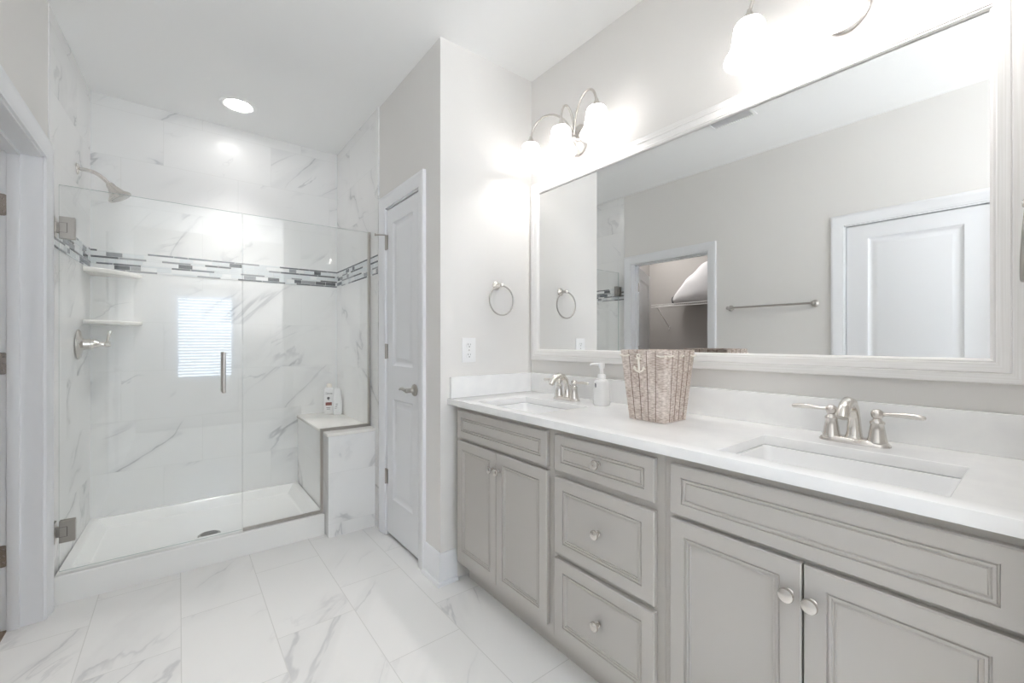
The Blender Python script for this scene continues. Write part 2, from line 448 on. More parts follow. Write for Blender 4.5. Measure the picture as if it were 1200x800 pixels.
# linen door wall
N0, N1, NT = 2.080, 2.556, 2.015
bm = B()
box(bm, XL, XL+0.11, E+0.11, N0, 0, H); box(bm, XL, XL+0.11, N0, N1, NT, H); box(bm, XL, XL+0.11, N1, 2.66, 0, H)
struct('wall_linen', bm, M_paint)
bm = B(); box(bm, 1.000, 1.12, 2.66, BK+T, 0, H); struct('wall_shower_right', bm, M_ty)
bm = B(); box(bm, -0.60, 1.00, BK, BK+T, 0, H); struct('wall_shower_back', bm, M_tx)
bm = B(); box(bm, 1.12, W, BK, BK+T, 0, H); struct('wall_linen_back', bm, M_paint)
bm = B()       # the tiled left wall is a touch out of square, as built
q = [(-0.452, 2.746), (-0.416, BK), (-0.60, BK), (-0.60, 2.746)]
rings_mesh(bm, [[(x, y, z) for x, y in q] for z in (0, H)], True, True); struct('wall_shower_left', bm, M_ty)
bm = B(); box(bm, 0.98, W, NR-0.12, NR, 0, H); struct('wall_near', bm, M_paint)
# wall behind the camera with the window opening
wx0, wx1, wz0, wz1 = -0.045, 0.640, 0.66, 1.85
bm = B()
box(bm, L, wx0, BH-T, BH, 0, H); box(bm, wx1, W, BH-T, BH, 0, H); box(bm, wx0, wx1, BH-T, BH, 0, wz0); box(bm, wx0, wx1, BH-T, BH, wz1, H)
struct('wall_behind', bm, M_paint)
bm = B()
box(bm, -2.02, -1.90, 1.3, 3.5, 0, H); struct('wall_closet_back', bm, M_closet)
bm = B(); box(bm, -1.90, LB, 1.3, 1.42, 0, H); struct('wall_closet_near', bm, M_closet)
bm = B(); box(bm, -1.90, -0.60, 3.42, 3.5, 0, H); struct('wall_closet_far', bm, M_closet)

# window with its pane
w1 = sempty('window_1', (0.297, BH, wz0))
bm = B()
for a0, a1, b0, b1 in ((wx0, wx0+0.04, wz0, wz1), (wx1-0.04, wx1, wz0, wz1), (wx0, wx1, wz0, wz0+0.04), (wx0, wx1, wz1-0.04, wz1)):
    box(bm, a0, a1, BH-0.10, BH-0.06, b0, b1)
struct('window_frame', bm, M_trim, w1)
bm = B(); box(bm, wx0+0.04, wx1-0.04, BH-0.083, BH-0.077, wz0+0.04, wz1-0.04); struct('pane', bm, M_glass, w1)
bm = B(); box(bm, wx0-0.05, wx1+0.05, BH-0.06, BH+0.03, wz0-0.025, wz0, 0.004); struct('window_sill', bm, M_trim, w1)
bm = B(); casing(bm, py(BH, 1), wx0, wx1, wz1, CASE, wz0); struct('window_casing', bm, M_trim, w1)

def profile_run(bm, pts, prof):
    """skirting: prof of (out, z) swept along a floor polyline, with mitres; out is to the left of travel."""
    pts = [Vector((x, y)) for x, y in pts]; rows = []
    for i, p in enumerate(pts):
        d0 = (p-pts[i-1]).normalized() if i > 0 else None
        d1 = (pts[i+1]-p).normalized() if i < len(pts)-1 else None
        d0 = d0 or d1; d1 = d1 or d0
        n0 = Vector((-d0.y, d0.x)); n1 = Vector((-d1.y, d1.x)); m = (n0+n1); m = m/m.dot(n0)
        rows.append([(p.x+m.x*o, p.y+m.y*o, z) for o, z in prof])
    vr = [[bm.verts.new(q) for q in r] for r in rows]
    for p, q in zip(vr, vr[1:]):
        for k in range(len(prof)-1): bm.faces.new((p[k], p[k+1], q[k+1], q[k]))
    bm.faces.new(vr[0]); bm.faces.new(list(reversed(vr[-1])))
BASE = [(0, 0), (0.026, 0), (0.026, 0.010), (0.022, 0.017), (0.014, 0.020), (0.014, 0.108), (0.011, 0.118), (0.011, 0.126), (0.007, 0.140), (0.004, 0.150), (0, 0.152)]
bm = B(); profile_run(bm, [(1.098, E), (XL, E), (XL, N0-0.068)], BASE); struct('baseboard_end', bm, M_trim)
bm = B(); profile_run(bm, [(L, C0-0.068), (L, D1+0.068)], BASE); profile_run(bm, [(L, D0-0.068), (L, BH)], BASE); struct('baseboard_left', bm, M_trim)

# mosaic accent band round the shower
def mosaic(name, P, a0, a1):
    bm = B(); rng = random.Random(name)
    hs = [0.010, 0.024, 0.010, 0.024, 0.011, 0.024, 0.010]; z = BAND0+0.001
    nested(bm, P, a0, a1, BAND0-0.001, BAND1+0.001, [(0, 0), (0, 0.0006)], True, 5)
    for h in hs:
        a = a0-rng.random()*0.08
        while a < a1:
            ln = rng.choice((0.075, 0.10, 0.13, 0.15) if h < 0.02 else (0.05, 0.075, 0.075, 0.10))
            b0, b1 = max(a, a0), min(a+ln-0.0025, a1)
            if b1-b0 > 0.004:
                k = rng.choices((0, 1, 2, 3, 4), (20, 16, 22, 24, 18) if h < 0.02 else (42, 12, 9, 4, 33))[0]
                nested(bm, P, b0, b1, z, z+h, [(0, 0), (0, 0.002), (0.0006, 0.0026)], True, k)
            a += ln
        z += h+0.0018
    return struct(name, bm, M_mos)
mosaic('trim_1', py(BK, -1), -0.414, 0.999)
mosaic('trim_2', px(1.000, -1), 2.662, BK-0.002)
def p_left(a, b, d): return (-0.452+(a-2.746)*(0.036/0.804)+d, a, b)
mosaic('trim_3', p_left, 2.748, BK-0.002)

# ------------------------------------------------------------------ doors and their casings
def jamb(bm, x0, x1, y0, y1, zt, t=0.012):
    box(bm, x0, x1, y0, y0+t, 0, zt); box(bm, x0, x1, y1-t, y1, 0, zt); box(bm, x0, x1, y0, y1, zt-t, zt)
# closet opening
bm = B(); casing(bm, px(L, 1), C0, C1, CT, CASE); struct('trim_4', bm, M_trim)
bm = B(); jamb(bm, LB, L, C0, C1, CT)
box(bm, -0.556, -0.520, C0+0.012, C0+0.023, 0, CT-0.012, 0.002); box(bm, -0.556, -0.520, C1-0.023, C1-0.012, 0, CT-0.012, 0.002); box(bm, -0.556, -0.520, C0, C1, CT-0.023, CT-0.012)
struct('trim_5', bm, M_trim)
d1 = sempty('door_1', (LB, C1-0.014, 0.0))
ang = math.radians(26)
bm = B()
wd1, hd1 = 0.785, CT-0.018
def ploc(a, b, d):      # local frame of the opened door: a away from the hinge, d towards the room
    return (d1.location.x-a*math.cos(ang)-d*math.sin(ang)*1.0, d1.location.y+a*math.sin(ang)-d*math.cos(ang), b)
paneled_slab(bm, ploc, 0.004, wd1, 0.012, hd1, 0.035, [(0.115, wd1-0.11, 1.05, hd1-0.115), (0.115, wd1-0.11, 0.25, 0.84)], DPROF)
struct('door_panel', bm, M_doorp, d1)
for z in (0.31, 1.10, 1.75):
    bm = B()
    yj = C1-0.0135
    # leaf let into the jamb with rounded corners, and the knuckle at the closet face
    cs = []
    for (cx, cz, a0) in ((-0.5545, z+0.0335, 0), (-0.5545, z-0.0335, -90)):
        for k in range(5):
            t = math.radians(90*k/4+a0) if a0 == 0 else math.radians(-90*k/4)
            cs.append((cx+0.011*(math.cos(t) if a0 == 0 else math.cos(t))*1.0-0.011, cz+0.011*math.sin(t)))
    pts = [(-0.574, z+0.0445)]+[(x, zz) for x, zz in sorted(cs[:5], key=lambda q: q[0])]+[(x, zz) for x, zz in sorted(cs[5:], key=lambda q: -q[0])]+[(-0.574, z-0.0445)]
    rings_mesh(bm, [[(x, yj+e, zz) for x, zz in pts] for e in (0.0, -0.0025)], True, True)
    lathe(bm, [(0, -0.0445), (0.0055, -0.0445), (0.0055, 0.0445), (0, 0.0445)], (LB-0.004, C1-0.014, z), n=12)
    for k in (-0.027, 0, 0.027):
        lathe(bm, [(0.004, 0), (0.003, 0.001), (0, 0.001)], (-0.566, yj-0.0025, z+k), (0, -1, 0), 10)
    struct('hinge', bm, M_nick, d1)

# closed door on the left wall, seen in the mirror
bm = B(); casing(bm, px(L, 1), D0, D1, DT, CASE); struct('trim_6', bm, M_trim)
d3 = sempty('door_3', (L, (D0+D1)/2, 0))
bm = B(); jamb(bm, LB, L, D0, D1, DT); struct('door_frame', bm, M_trim, d3)
bm = B(); paneled_slab(bm, px(L-0.012, 1), D0+0.016, D1-0.016, 0.012, DT-0.018, 0.035, [(0.325, 0.772, 1.05, 1.885), (0.325, 0.772, 0.25, 0.84)], DPROF)
struct('door_panel', bm, M_doorp, d3)
def lever(parent, P, a, z, sgn, m):
    bm = B()
    o = Vector(P(a, z, 0)); n = Vector(P(a, z, 1))-o
    lathe(bm, [(0, 0), (0.033, 0), (0.033, 0.004), (0.030, 0.009), (0.018, 0.014), (0.013, 0.020), (0.0115, 0.040), (0.013, 0.050), (0.011, 0.056), (0, 0.057)], o, n, 28)
    pts = [P(a, z, 0.047), P(a+sgn*0.02, z+0.001, 0.049), P(a+sgn*0.05, z+0.005, 0.050), P(a+sgn*0.08, z+0.004, 0.046), P(a+sgn*0.105, z-0.002, 0.043), P(a+sgn*0.112, z-0.004, 0.043)]
    tube(bm, pts, [0.009, 0.0095, 0.0085, 0.0075, 0.0065, 0.003], 12)
    return mesh_obj('door_handle', bm, m, parent)
lever(d3, px(L-0.012, 1), D0+0.075, 0.93, 1, M_nick)

# linen door
bm = B(); casing(bm, px(XL, -1), N0, N1, NT, CASE); struct('trim_7', bm, M_trim)
d2 = sempty('door_2', (XL, (N0+N1)/2, 0))
bm = B(); jamb(bm, XL, XL+0.10, N0, N1, NT); struct('door_frame', bm, M_trim, d2)
bm = B(); paneled_slab(bm, px(XL+0.003, -1), N0+0.015, N1-0.015, 0.022, NT-0.020, 0.035,
                       [(2.178, 2.452, 1.045, 1.905), (2.178, 2.452, 0.240, 0.845)], DPROF)
struct('door_panel', bm, M_doorp, d2)
lever(d2, px(XL+0.003, -1), 2.148, 0.925, 1, M_nickd)
for z in (0.361, 1.130, 1.80):
    bm = B()
    lathe(bm, [(0, -0.047), (0.004, -0.047), (0.0065, -0.044), (0.0065, 0.044), (0.004, 0.047), (0, 0.047)], (XL-0.004, N1-0.011, z), n=12)
    box(bm, XL-0.001, XL+0.003, N1-0.030, N1-0.011, z-0.044, z+0.044)
    if z > 1.5:     # little pin stop on the top hinge
        tube(bm, [(XL-0.004, N1-0.011, z+0.046), (XL-0.030, N1+0.004, z+0.046), (XL-0.055, N1+0.018, z+0.047)], 0.004, 8)
        lathe(bm, [(0, 0), (0.008, 0), (0.008, 0.008), (0, 0.008)], (XL-0.055, N1+0.018, z+0.047), (-1, 0.5, 0), 12)
    struct('hinge', bm, M_nickd, d2)

# ------------------------------------------------------------------ shower
PX0, PX1 = -0.440, 0.708
t = thing('shower_pan', 'low white acrylic shower pan with a raised curb, behind the clear glass', 'shower pan', (0.13, 3.16, 0))
bm = B()
def rect(x0, x1, y0, y1, z): return [(x0, y0, z), (x1, y0, z), (x1, y1, z), (x0, y1, z)]
CF = 2.775; zt = 0.130
rings_mesh(bm, [rect(PX0, PX1, CF, BK-0.001, 0), rect(PX0, PX1, CF, BK-0.001, zt-0.006), rect(PX0+0.003, PX1-0.003, CF+0.003, BK-0.004, zt-0.001), rect(PX0+0.008, PX1-0.006, CF+0.008, BK-0.008, zt),
                rect(PX0+0.045, PX1-0.034, CF+0.080, BK-0.034, zt), rect(PX0+0.049, PX1-0.040, CF+0.086, BK-0.040, zt-0.005),
                rect(PX0+0.085, PX1-0.075, CF+0.115, BK-0.075, 0.078), rect(PX0+0.10, PX1-0.09, CF+0.13, BK-0.09, 0.072),
                rect(0.10, 0.18, 3.0, 3.075, 0.062)], True, True)
# keep the left end against the slightly skewed wall
for v in bm.verts:
    if v.co.x < -0.30: v.co.x += (v.co.y-2.775)/0.775*0.026-0.004
mesh_obj('pan_body', bm, M_acryl, t, 30)
bm = B(); lathe(bm, [(0, 0.004), (0.047, 0.004), (0.053, 0.002), (0.055, 0.0), (0.055, -0.004), (0, -0.004)], (0.140, 3.037, 0.068), n=32)
dr = mesh_obj('drain', bm, M_nickd, t); dr['label'] = 'round nickel drain cover'
bm = B()
for i in range(-3, 4):
    hw = math.sqrt(max(0.042**2-(i*0.011)**2, 0))
    box(bm, 0.14-hw, 0.14+hw, 3.037+i*0.011-0.002, 3.037+i*0.011+0.002, 0.0715, 0.0726)
mesh_obj('slots', bm, M_slot, dr)

# tiled bench
BZ = 0.632; BF = 2.706
t = thing('shower_bench', 'white marble tiled bench with a light slab seat at the right end of the shower', 'bench', (0.85, 3.1, 0))
bm = B(); box(bm, 0.712, 0.999, BF+0.002, BK-0.001, 0, BZ-0.020); mesh_obj('bench_body', bm, M_ty, t)
bm = B(); box(bm, 0.704, 0.9995, BF-0.004, BK-0.0005, BZ-0.020, BZ, 0.004); mesh_obj('seat', bm, M_bench, t)

# glass door
ZT = 1.905
sd = thing('shower_door', 'clear frameless hinged glass shower door with vertical nickel pull', 'shower door', (-0.08, YG, 0.14))
GX0, GX1 = -0.430, 0.2785
def glass_poly(bm, poly, y0, y1):
    a = [bm.verts.new((x, y0, z)) for x, z in poly]; b = [bm.verts.new((x, y1, z)) for x, z in poly]
    f = bm.faces.new(a); f.material_index = 0
    f = bm.faces.new(list(reversed(b))); f.material_index = 0
    n = len(poly)
    for i in range(n):
        f = bm.faces.new((a[i], b[i], b[(i+1) % n], a[(i+1) % n])); f.material_index = 1
bm = B(); glass_poly(bm, [(GX0, 0.140), (GX1, 0.140), (GX1, ZT), (GX0, ZT)], YG-0.004, YG+0.004); mesh_obj('glass_pane', bm, [M_glass, M_edge], sd)
for z in (1.710, 0.322):
    bm = B()
    for y0, y1 in ((YG-0.013, YG-0.0045), (YG+0.0045, YG+0.013)):
        box(bm, -0.428, -0.376, y0, y1, z-0.050, z+0.050, 0.0012, 1)
    box(bm, -0.446, -0.428, YG-0.008, YG+0.008, z-0.024, z+0.024)
    box(bm, -0.449, -0.440, YG-0.026, YG+0.026, z-0.046, z+0.046, 0.001, 1)
    h = mesh_obj('hinge', bm, M_nickd, sd)
    bm = B()
    box(bm, -0.4035, -0.4015, YG-0.0137, YG-0.012, z-0.022, z+0.022)
    box(bm, -0.4280, -0.4015, YG-0.0135, YG-0.012, z+0.0215, z+0.0225); box(bm, -0.4280, -0.4015, YG-0.0135, YG-0.012, z-0.0225, z-0.0215)
    mesh_obj('pivot_slot', bm, M_slot, h)
bm = B()
for s in (-1, 1):
    lathe(bm, [(0, 0), (0.0085, 0), (0.0095, 0.001), (0.0095, 0.219), (0.0085, 0.22), (0, 0.22)], (0.191, YG+s*0.042, 0.913), n=20)
    for z in (0.937, 1.109): lathe(bm, [(0.008, 0.0), (0.008, 0.040)], (0.191, YG+s*0.002, z), (0, s, 0), 16)
mesh_obj('handle', bm, M_nick, sd)

# fixed glass beside it, notched over the bench
fp = thing('fixed_shower_glass', 'clear fixed glass panel in a nickel channel, notched over the tiled bench', 'shower glass', (0.6, YG, 0.14))
bm = B(); glass_poly(bm, [(0.2825, 0.132), (0.700, 0.132), (0.700, 0.636), (0.998, 0.636), (0.998, ZT+0.005), (0.2825, ZT)], YG-0.004, YG+0.004)
mesh_obj('glass_pane', bm, [M_glass, M_edge], fp)
bm = B(); c0, c1 = YG-0.0085, YG+0.0085
box(bm, 0.2825, 0.7035, c0, c1, 0.1305, 0.146); box(bm, 0.688, 0.7035, c0, c1, 0.146, 0.650)
box(bm, 0.7035, 0.9995, c0, c1, 0.6325, 0.650); box(bm, 0.984, 0.9995, c0, c1, 0.650, ZT+0.007)
o = mesh_obj('channel', bm, M_nickd, fp); o['label'] = 'brushed nickel edge channel'

# corner shelves
def corner_shelf(z, label):
    bm = B(); x0, y0 = -0.4165, BK-0.0005; n = 14
    def out(z, r, e=0): return [(x0+e, y0-e*0, z)]+[(x0+r*math.sin(PI/2*i/n), y0-r*math.cos(PI/2*i/n)*0.98, z) for i in range(n+1)][::-1]
    def wall(ps): return [(min(max(x, x0-(y0-y)*0.0448), 99), y, zz) for x, y, zz in ps]
    bowed = lambda r, z: wall([(x0, y0, z)]+[(x0+r*math.sin(a)*(1-0.10*math.sin(2*a)), y0-r*math.cos(a)*(1-0.10*math.sin(2*a)), z) for a in [PI/2*i/n for i in range(n, -1, -1)]])
    rings_mesh(bm, [bowed(0.226, z-0.024), bowed(0.236, z-0.018), bowed(0.238, z-0.006), bowed(0.234, z)], True, True)
    o = mesh_obj('corner_shelf', bm, M_bench, None, 30)
    return tag(o, label, 'shelf', 'corner shelves in the shower')
corner_shelf(1.608, 'upper white corner shelf in the shower, just under the mosaic band')
corner_shelf(1.312, 'lower white corner shelf in the shower, level with the valve')

# shower head
xw = -0.430+0.0
t = thing('shower_sprayer', 'brushed nickel shower head on a curved arm high on the left tile wall', 'shower head', (-0.430, 3.231, 2.117))
bm = B(); lathe(bm, [(0, 0.0), (0.030, 0.0), (0.030, 0.003), (0.024, 0.008), (0.012, 0.013), (0, 0.013)], (-0.4305, 3.231, 2.117), (1, 0, 0), 28); mesh_obj('flange', bm, M_chrome, t)
bm = B(); tube(bm, bez((-0.425, 3.231, 2.117), (-0.36, 3.231, 2.125), (-0.335, 3.231, 2.10), (-0.300, 3.231, 2.058), 14), 0.0095, 14); mesh_obj('arm', bm, M_nick, t)
bm = B()
dv = Vector((0.55, -0.0, -0.83)).normalized()
lathe(bm, [(0, -0.008), (0.015, -0.008), (0.020, 0.004), (0.020, 0.014), (0.025, 0.024), (0.034, 0.044), (0.038, 0.052), (0.053, 0.066), (0.056, 0.074), (0.053, 0.079), (0, 0.080)], Vector((-0.300, 3.231, 2.058)), dv, 32)
h = mesh_obj('spray_head', bm, M_nick, t)
bm = B(); fc = Vector((-0.300, 3.231, 2.058))+dv*0.0802
lathe(bm, [(0, 0.001), (0.043, 0.001), (0.044, -0.001)], fc, dv, 28); mesh_obj('spray_face', bm, M_nickd, h)

# shower valve
t = thing('shower_valve', 'brushed nickel shower valve with lever handle on the left tile wall', 'shower valve', (-0.430, 3.255, 1.175))
bm = B(); lathe(bm, [(0, 0.0), (0.082, 0.0), (0.082, 0.004), (0.074, 0.011), (0.040, 0.018), (0.030, 0.024), (0.027, 0.05), (0, 0.051)], (-0.4300, 3.255, 1.175), (1, 0, 0), 40, scale2=1.0); mesh_obj('escutcheon', bm, M_nick, t)
bm = B(); lathe(bm, [(0.022, 0.04), (0.025, 0.046), (0.025, 0.060), (0.018, 0.075), (0.013, 0.085), (0.012, 0.105), (0.016, 0.110), (0.016, 0.125), (0.010, 0.132), (0, 0.133)], (-0.4300, 3.255, 1.175), (1, 0, 0), 28)
tube(bm, [(-0.312, 3.255, 1.175), (-0.309, 3.253, 1.20), (-0.305, 3.248, 1.222), (-0.300, 3.243, 1.245), (-0.298, 3.241, 1.250)], [0.008, 0.008, 0.009, 0.0075, 0.003], 12)
mesh_obj('lever', bm, M_chrome, t)

# bottles on the bench
def sq_ring(cx, cy, rx, ry, z, p=4.0, n=32):
    pts = []
    for i in range(n):
        a = 2*PI*i/n; c, s = math.cos(a), math.sin(a)
        pts.append((cx+rx*math.copysign(abs(c)**(2/p), c), cy+ry*math.copysign(abs(s)**(2/p), s), z))
    return pts
def rotate_about(bm, c, ang):
    bmesh.ops.rotate(bm, verts=bm.verts, cent=c, matrix=Matrix.Rotation(ang, 3, 'Z'))
def text_part(name, txt, size, loc, rz, m, parent):
    cu = bpy.data.curves.new(name, 'FONT'); cu.body = txt; cu.size = size; cu.align_x = 'CENTER'; cu.align_y = 'CENTER'; cu.extrude = 0.0004
    tmp = bpy.data.objects.new(name, cu); COL.objects.link(tmp)
    me = bpy.data.meshes.new_from_object(tmp.evaluated_get(bpy.context.evaluated_depsgraph_get()))
    bpy.data.objects.remove(tmp); bpy.data.curves.remove(cu)
    bm = bmesh.new(); bm.from_mesh(me); bpy.data.meshes.remove(me)
    bmesh.ops.transform(bm, matrix=Matrix.Translation(loc) @ Matrix.Rotation(rz, 4, 'Z') @ Matrix.Rotation(PI/2, 4, 'X'), verts=bm.verts)
    return mesh_obj(name, bm, m, parent)
bx, by = 0.918, 3.468; z0 = BZ; ra = math.radians(-14)
t = thing('shampoo_bottle', 'flat white bottle with red-brown label printing and a squat cap on the shower bench', 'bottle', (bx, by, z0))
bm = B(); rings_mesh(bm, [sq_ring(bx, by, a, b_, z0+h, 4.5) for a, b_, h in ((0.034, 0.020, 0), (0.038, 0.023, 0.006), (0.040, 0.024, 0.05), (0.040, 0.024, 0.165), (0.038, 0.023, 0.188), (0.028, 0.019, 0.200), (0.016, 0.015, 0.204))], True, True)
rotate_about(bm, (bx, by, 0), ra); body = mesh_obj('bottle_body', bm, M_plast, t, 50)
bm = B(); rings_mesh(bm, [sq_ring(bx, by, a, b_, z0+h, 2.5) for a, b_, h in ((0.018, 0.016, 0.203), (0.019, 0.017, 0.206), (0.018, 0.016, 0.228), (0.014, 0.012, 0.232))], True, True); mesh_obj('cap', bm, M_rope, t, 50)
fx, fy = bx+0.0245*math.sin(ra), by-0.0245*math.cos(ra)
def on_face(du, dz): return (fx+du*math.cos(ra), fy+du*math.sin(ra), z0+dz)
text_part('printed_name', 'Dove', 0.022, on_face(-0.002, 0.158), ra, M_dg, body)
bm = B(); box(bm, bx-0.026, bx+0.018, by-0.0249, by-0.0235, z0+0.066, z0+0.090); rotate_about(bm, (bx, by, 0), ra); mesh_obj('label_band', bm, M_dr, body)
bm = B(); lathe(bm, [(0, 0.0249), (0.010, 0.0249), (0.010, 0.0235)], (bx-0.006, by, z0+0.122), (0, -1, 0), 20)
rotate_about(bm, (bx, by, 0), ra); mesh_obj('label_emblem', bm, M_dg, body)
for k, w_ in ((0.108, 0.012), (0.050, 0.030), (0.038, 0.024)):
    bm = B(); box(bm, bx-0.006-w_/2, bx-0.006+w_/2, by-0.0249, by-0.0235, z0+k-0.0015, z0+k+0.0015)
    rotate_about(bm, (bx, by, 0), ra); mesh_obj('printed_line', bm, M_dg, body)
bx2, by2 = 0.955, 3.385
t = thing('conditioner_bottle', 'slim rounded white bottle in front of the flat bottle on the shower bench', 'bottle', (bx2, by2, z0))
bm = B(); rings_mesh(bm, [sq_ring(bx2, by2, a, b_, z0+h, 2.6) for a, b_, h in ((0.029, 0.020, 0), (0.033, 0.023, 0.008), (0.034, 0.024, 0.07), (0.031, 0.022, 0.12), (0.026, 0.020, 0.155))], True, True)
rotate_about(bm, (bx2, by2, 0), ra); body = mesh_obj('bottle_body', bm, M_plast, t, 50)
bm = B(); rings_mesh(bm, [sq_ring(bx2, by2, a, b_, z0+h, 2.6) for a, b_, h in ((0.0262, 0.0202, 0.155), (0.027, 0.021, 0.158), (0.024, 0.019, 0.190), (0.018, 0.014, 0.200))], True, True)
rotate_about(bm, (bx2, by2, 0), ra); mesh_obj('cap', bm, M_plast, t, 50)
bm = B()
for k in range(4):
    bm = B(); box(bm, bx2-0.018+0.002*k, bx2-0.004+0.003*k, by2-0.0246, by2-0.0225, z0+0.050+0.011*k, z0+0.0525+0.011*k)
    rotate_about(bm, (bx2, by2, 0), ra); mesh_obj('printed_line', bm, M_dg, body)

# shower ceiling light
t = thing('recessed_light', 'round lit recessed downlight in the ceiling above the shower', 'light', (0.297, 3.186, H))
bm = B(); lathe(bm, [(0.100, 0.0), (0.100, -0.003), (0.094, -0.006), (0.080, -0.006), (0.073, -0.001)], (0.297, 3.186, H), n=48); mesh_obj('trim_ring', bm, M_ceil, t)
bm = B(); lathe(bm, [(0, -0.010), (0.030, -0.009), (0.055, -0.0065), (0.070, -0.003), (0.073, -0.002)], (0.297, 3.186, H), n=48); mesh_obj('lens', bm, M_lens, t)
sp_ = bpy.data.lights.new('recessed_light_beam', 'SPOT'); sp_.energy = CANW; sp_.spot_size = math.radians(84); sp_.spot_blend = 1.0; sp_.shadow_soft_size = 0.06; sp_.color = (1.0, 0.98, 0.965)
so_ = bpy.data.objects.new('recessed_light_beam', sp_); COL.objects.link(so_); so_.location = (0.297, 3.186, H-0.05)
# ceiling vent, seen in the mirror
t = thing('ceiling_vent', 'white slatted air vent in the ceiling, reflected along the top of the mirror', 'vent', (0.26, 1.34, H))
bm = B(); vx0, vx1, vy0, vy1 = 0.19, 0.33, 1.20, 1.48
rings_mesh(bm, [rect(vx0, vx1, vy0, vy1, H), rect(vx0, vx1, vy0, vy1, H-0.004), rect(vx0+0.014, vx1-0.014, vy0+0.014, vy1-0.014, H-0.007), rect(vx0+0.016, vx1-0.016, vy0+0.016, vy1-0.016, H-0.001)], False, False)
mesh_obj('vent_frame', bm, M_ceil, t)
bm = B()
for k in range(9):
    x = vx0+0.024+k*0.0115
    rings_mesh(bm, [[(x, y, H-0.0015), (x+0.001, y, H-0.001), (x+0.009, y, H-0.0045), (x+0.008, y, H-0.005)] for y in (vy0+0.016, vy1-0.016)], True, True)
mesh_obj('louvres', bm, M_trim, t)

# ------------------------------------------------------------------ vanity
FX = 1.066; RX = 1.085        # door faces, face frame
DP = [(0.0, -0.018), (0.0, -0.003), (0.003, 0.0), (0.041, 0.0), (0.0425, -0.0045), (0.0445, -0.0045), (0.046, -0.001), (0.050, -0.0015), (0.0515, -0.005), (0.0535, -0.005), (0.057, -0.003), (0.0585, -0.0065), (0.060, -0.0065)]
SP = [(0.0, -0.018), (0.0, -0.003), (0.003, 0.0), (0.032, 0.0), (0.0335, -0.0045), (0.0355, -0.0045), (0.037, -0.001), (0.041, -0.0015), (0.0435, -0.005), (0.0455, -0.005), (0.047, -0.002)]
PF = px(FX, -1)
def front(name, y0, y1, z0, z1, parent, small):
    bm = B(); nested(bm, PF, y0, y1, z0, z1, SP if small else DP)
    rings_mesh(bm, [[PF(y0, z0, -0.018), PF(y1, z0, -0.018), PF(y1, z1, -0.018), PF(y0, z1, -0.018)]]*1, False, True)
    bmesh.ops.remove_doubles(bm, verts=bm.verts, dist=1e-6)
    return mesh_obj(name, bm, M_cab, parent, 25)
def knob(y, z, parent):
    bm = B(); lathe(bm, [(0.0, -0.001), (0.009, -0.001), (0.009, 0.002), (0.006, 0.004), (0.0055, 0.013), (0.010, 0.016), (0.0155, 0.019), (0.016, 0.022), (0.0145, 0.026), (0.008, 0.0285), (0, 0.029)], (FX, y, z), (-1, 0, 0), 24)
    k = mesh_obj('knob', bm, M_nick, parent); return k
def carcass(y0, y1, parent, drawers):
    bm = B(); ztop = ZC-0.0305
    for a, b in ((y0, y0+0.016), (y1-0.016, y1)):
        rings_mesh(bm, [[(RX+0.020, yy, 0.105), (RX+0.070, yy, 0.105), (RX+0.070, yy, 0.0), (W-0.003, yy, 0.0), (W-0.003, yy, ztop), (RX+0.020, yy, ztop)] for yy in (a, b)], True, True)
    box(bm, RX+0.020, W-0.003, y0+0.016, y1-0.016, 0.11, 0.126); box(bm, W-0.012, W-0.003, y0+0.016, y1-0.016, 0.126, ztop)
    mesh_obj('carcass', bm, M_cab, parent)
    bm = B(); s = 0.040
    box(bm, RX, RX+0.020, y0, y0+s, 0.105, ztop); box(bm, RX, RX+0.020, y1-s, y1, 0.105, ztop)
    for a, b in ((0.105, 0.150), (0.700, 0.735), (0.845, ztop)) + (((0.405, 0.440),) if drawers else ()): box(bm, RX, RX+0.020, y0+s, y1-s, a, b)
    mesh_obj('face_frame', bm, M_cab, parent)
    bm = B(); box(bm, RX+0.068, RX+0.0698, y0, y1, 0, 0.1045); mesh_obj('toe_kick', bm, M_cab, parent)
VG = 'vanity base units'
v1 = thing('vanity_cabinet', 'grey two-door sink cabinet beside the towel ring wall, under the far sink', 'cabinet', (1.34, 1.477, 0), VG)
carcass(1.134, 1.822, v1, False)
front('false_front', 1.154, 1.790, 0.728, 0.858, v1, True)
dA = front('cabinet_door', 1.474, 1.790, 0.145, 0.713, v1, False); knob(1.494, 0.640, dA)
dB = front('cabinet_door', 1.154, 1.470, 0.145, 0.713, v1, False); knob(1.446, 0.640, dB)
v2 = thing('vanity_drawer_cabinet', 'grey three-drawer cabinet in the middle of the vanity, with round knobs', 'cabinet', (1.34, 0.906, 0), VG)
carcass(0.679, 1.133, v2, True)
for a, b, s in ((0.728, 0.856, True), (0.432, 0.704, False), (0.136, 0.413, False)):
    d = front('drawer', 0.704, 1.113, a, b, v2, s); knob(0.9075, (a+b)/2+0.003, d)
v3 = thing('vanity_cabinet', 'grey two-door sink cabinet nearest the camera, under the near sink', 'cabinet', (1.34, 0.338, 0), VG)
carcass(-0.006, 0.678, v3, False)
front('false_front', 0.022, 0.654, 0.718, 0.855, v3, True)
dA = front('cabinet_door', 0.3395, 0.654, 0.145, 0.706, v3, False); knob(0.362, 0.635, dA)
dB = front('cabinet_door', 0.022, 0.3355, 0.145, 0.706, v3, False); knob(0.318, 0.632, dB)

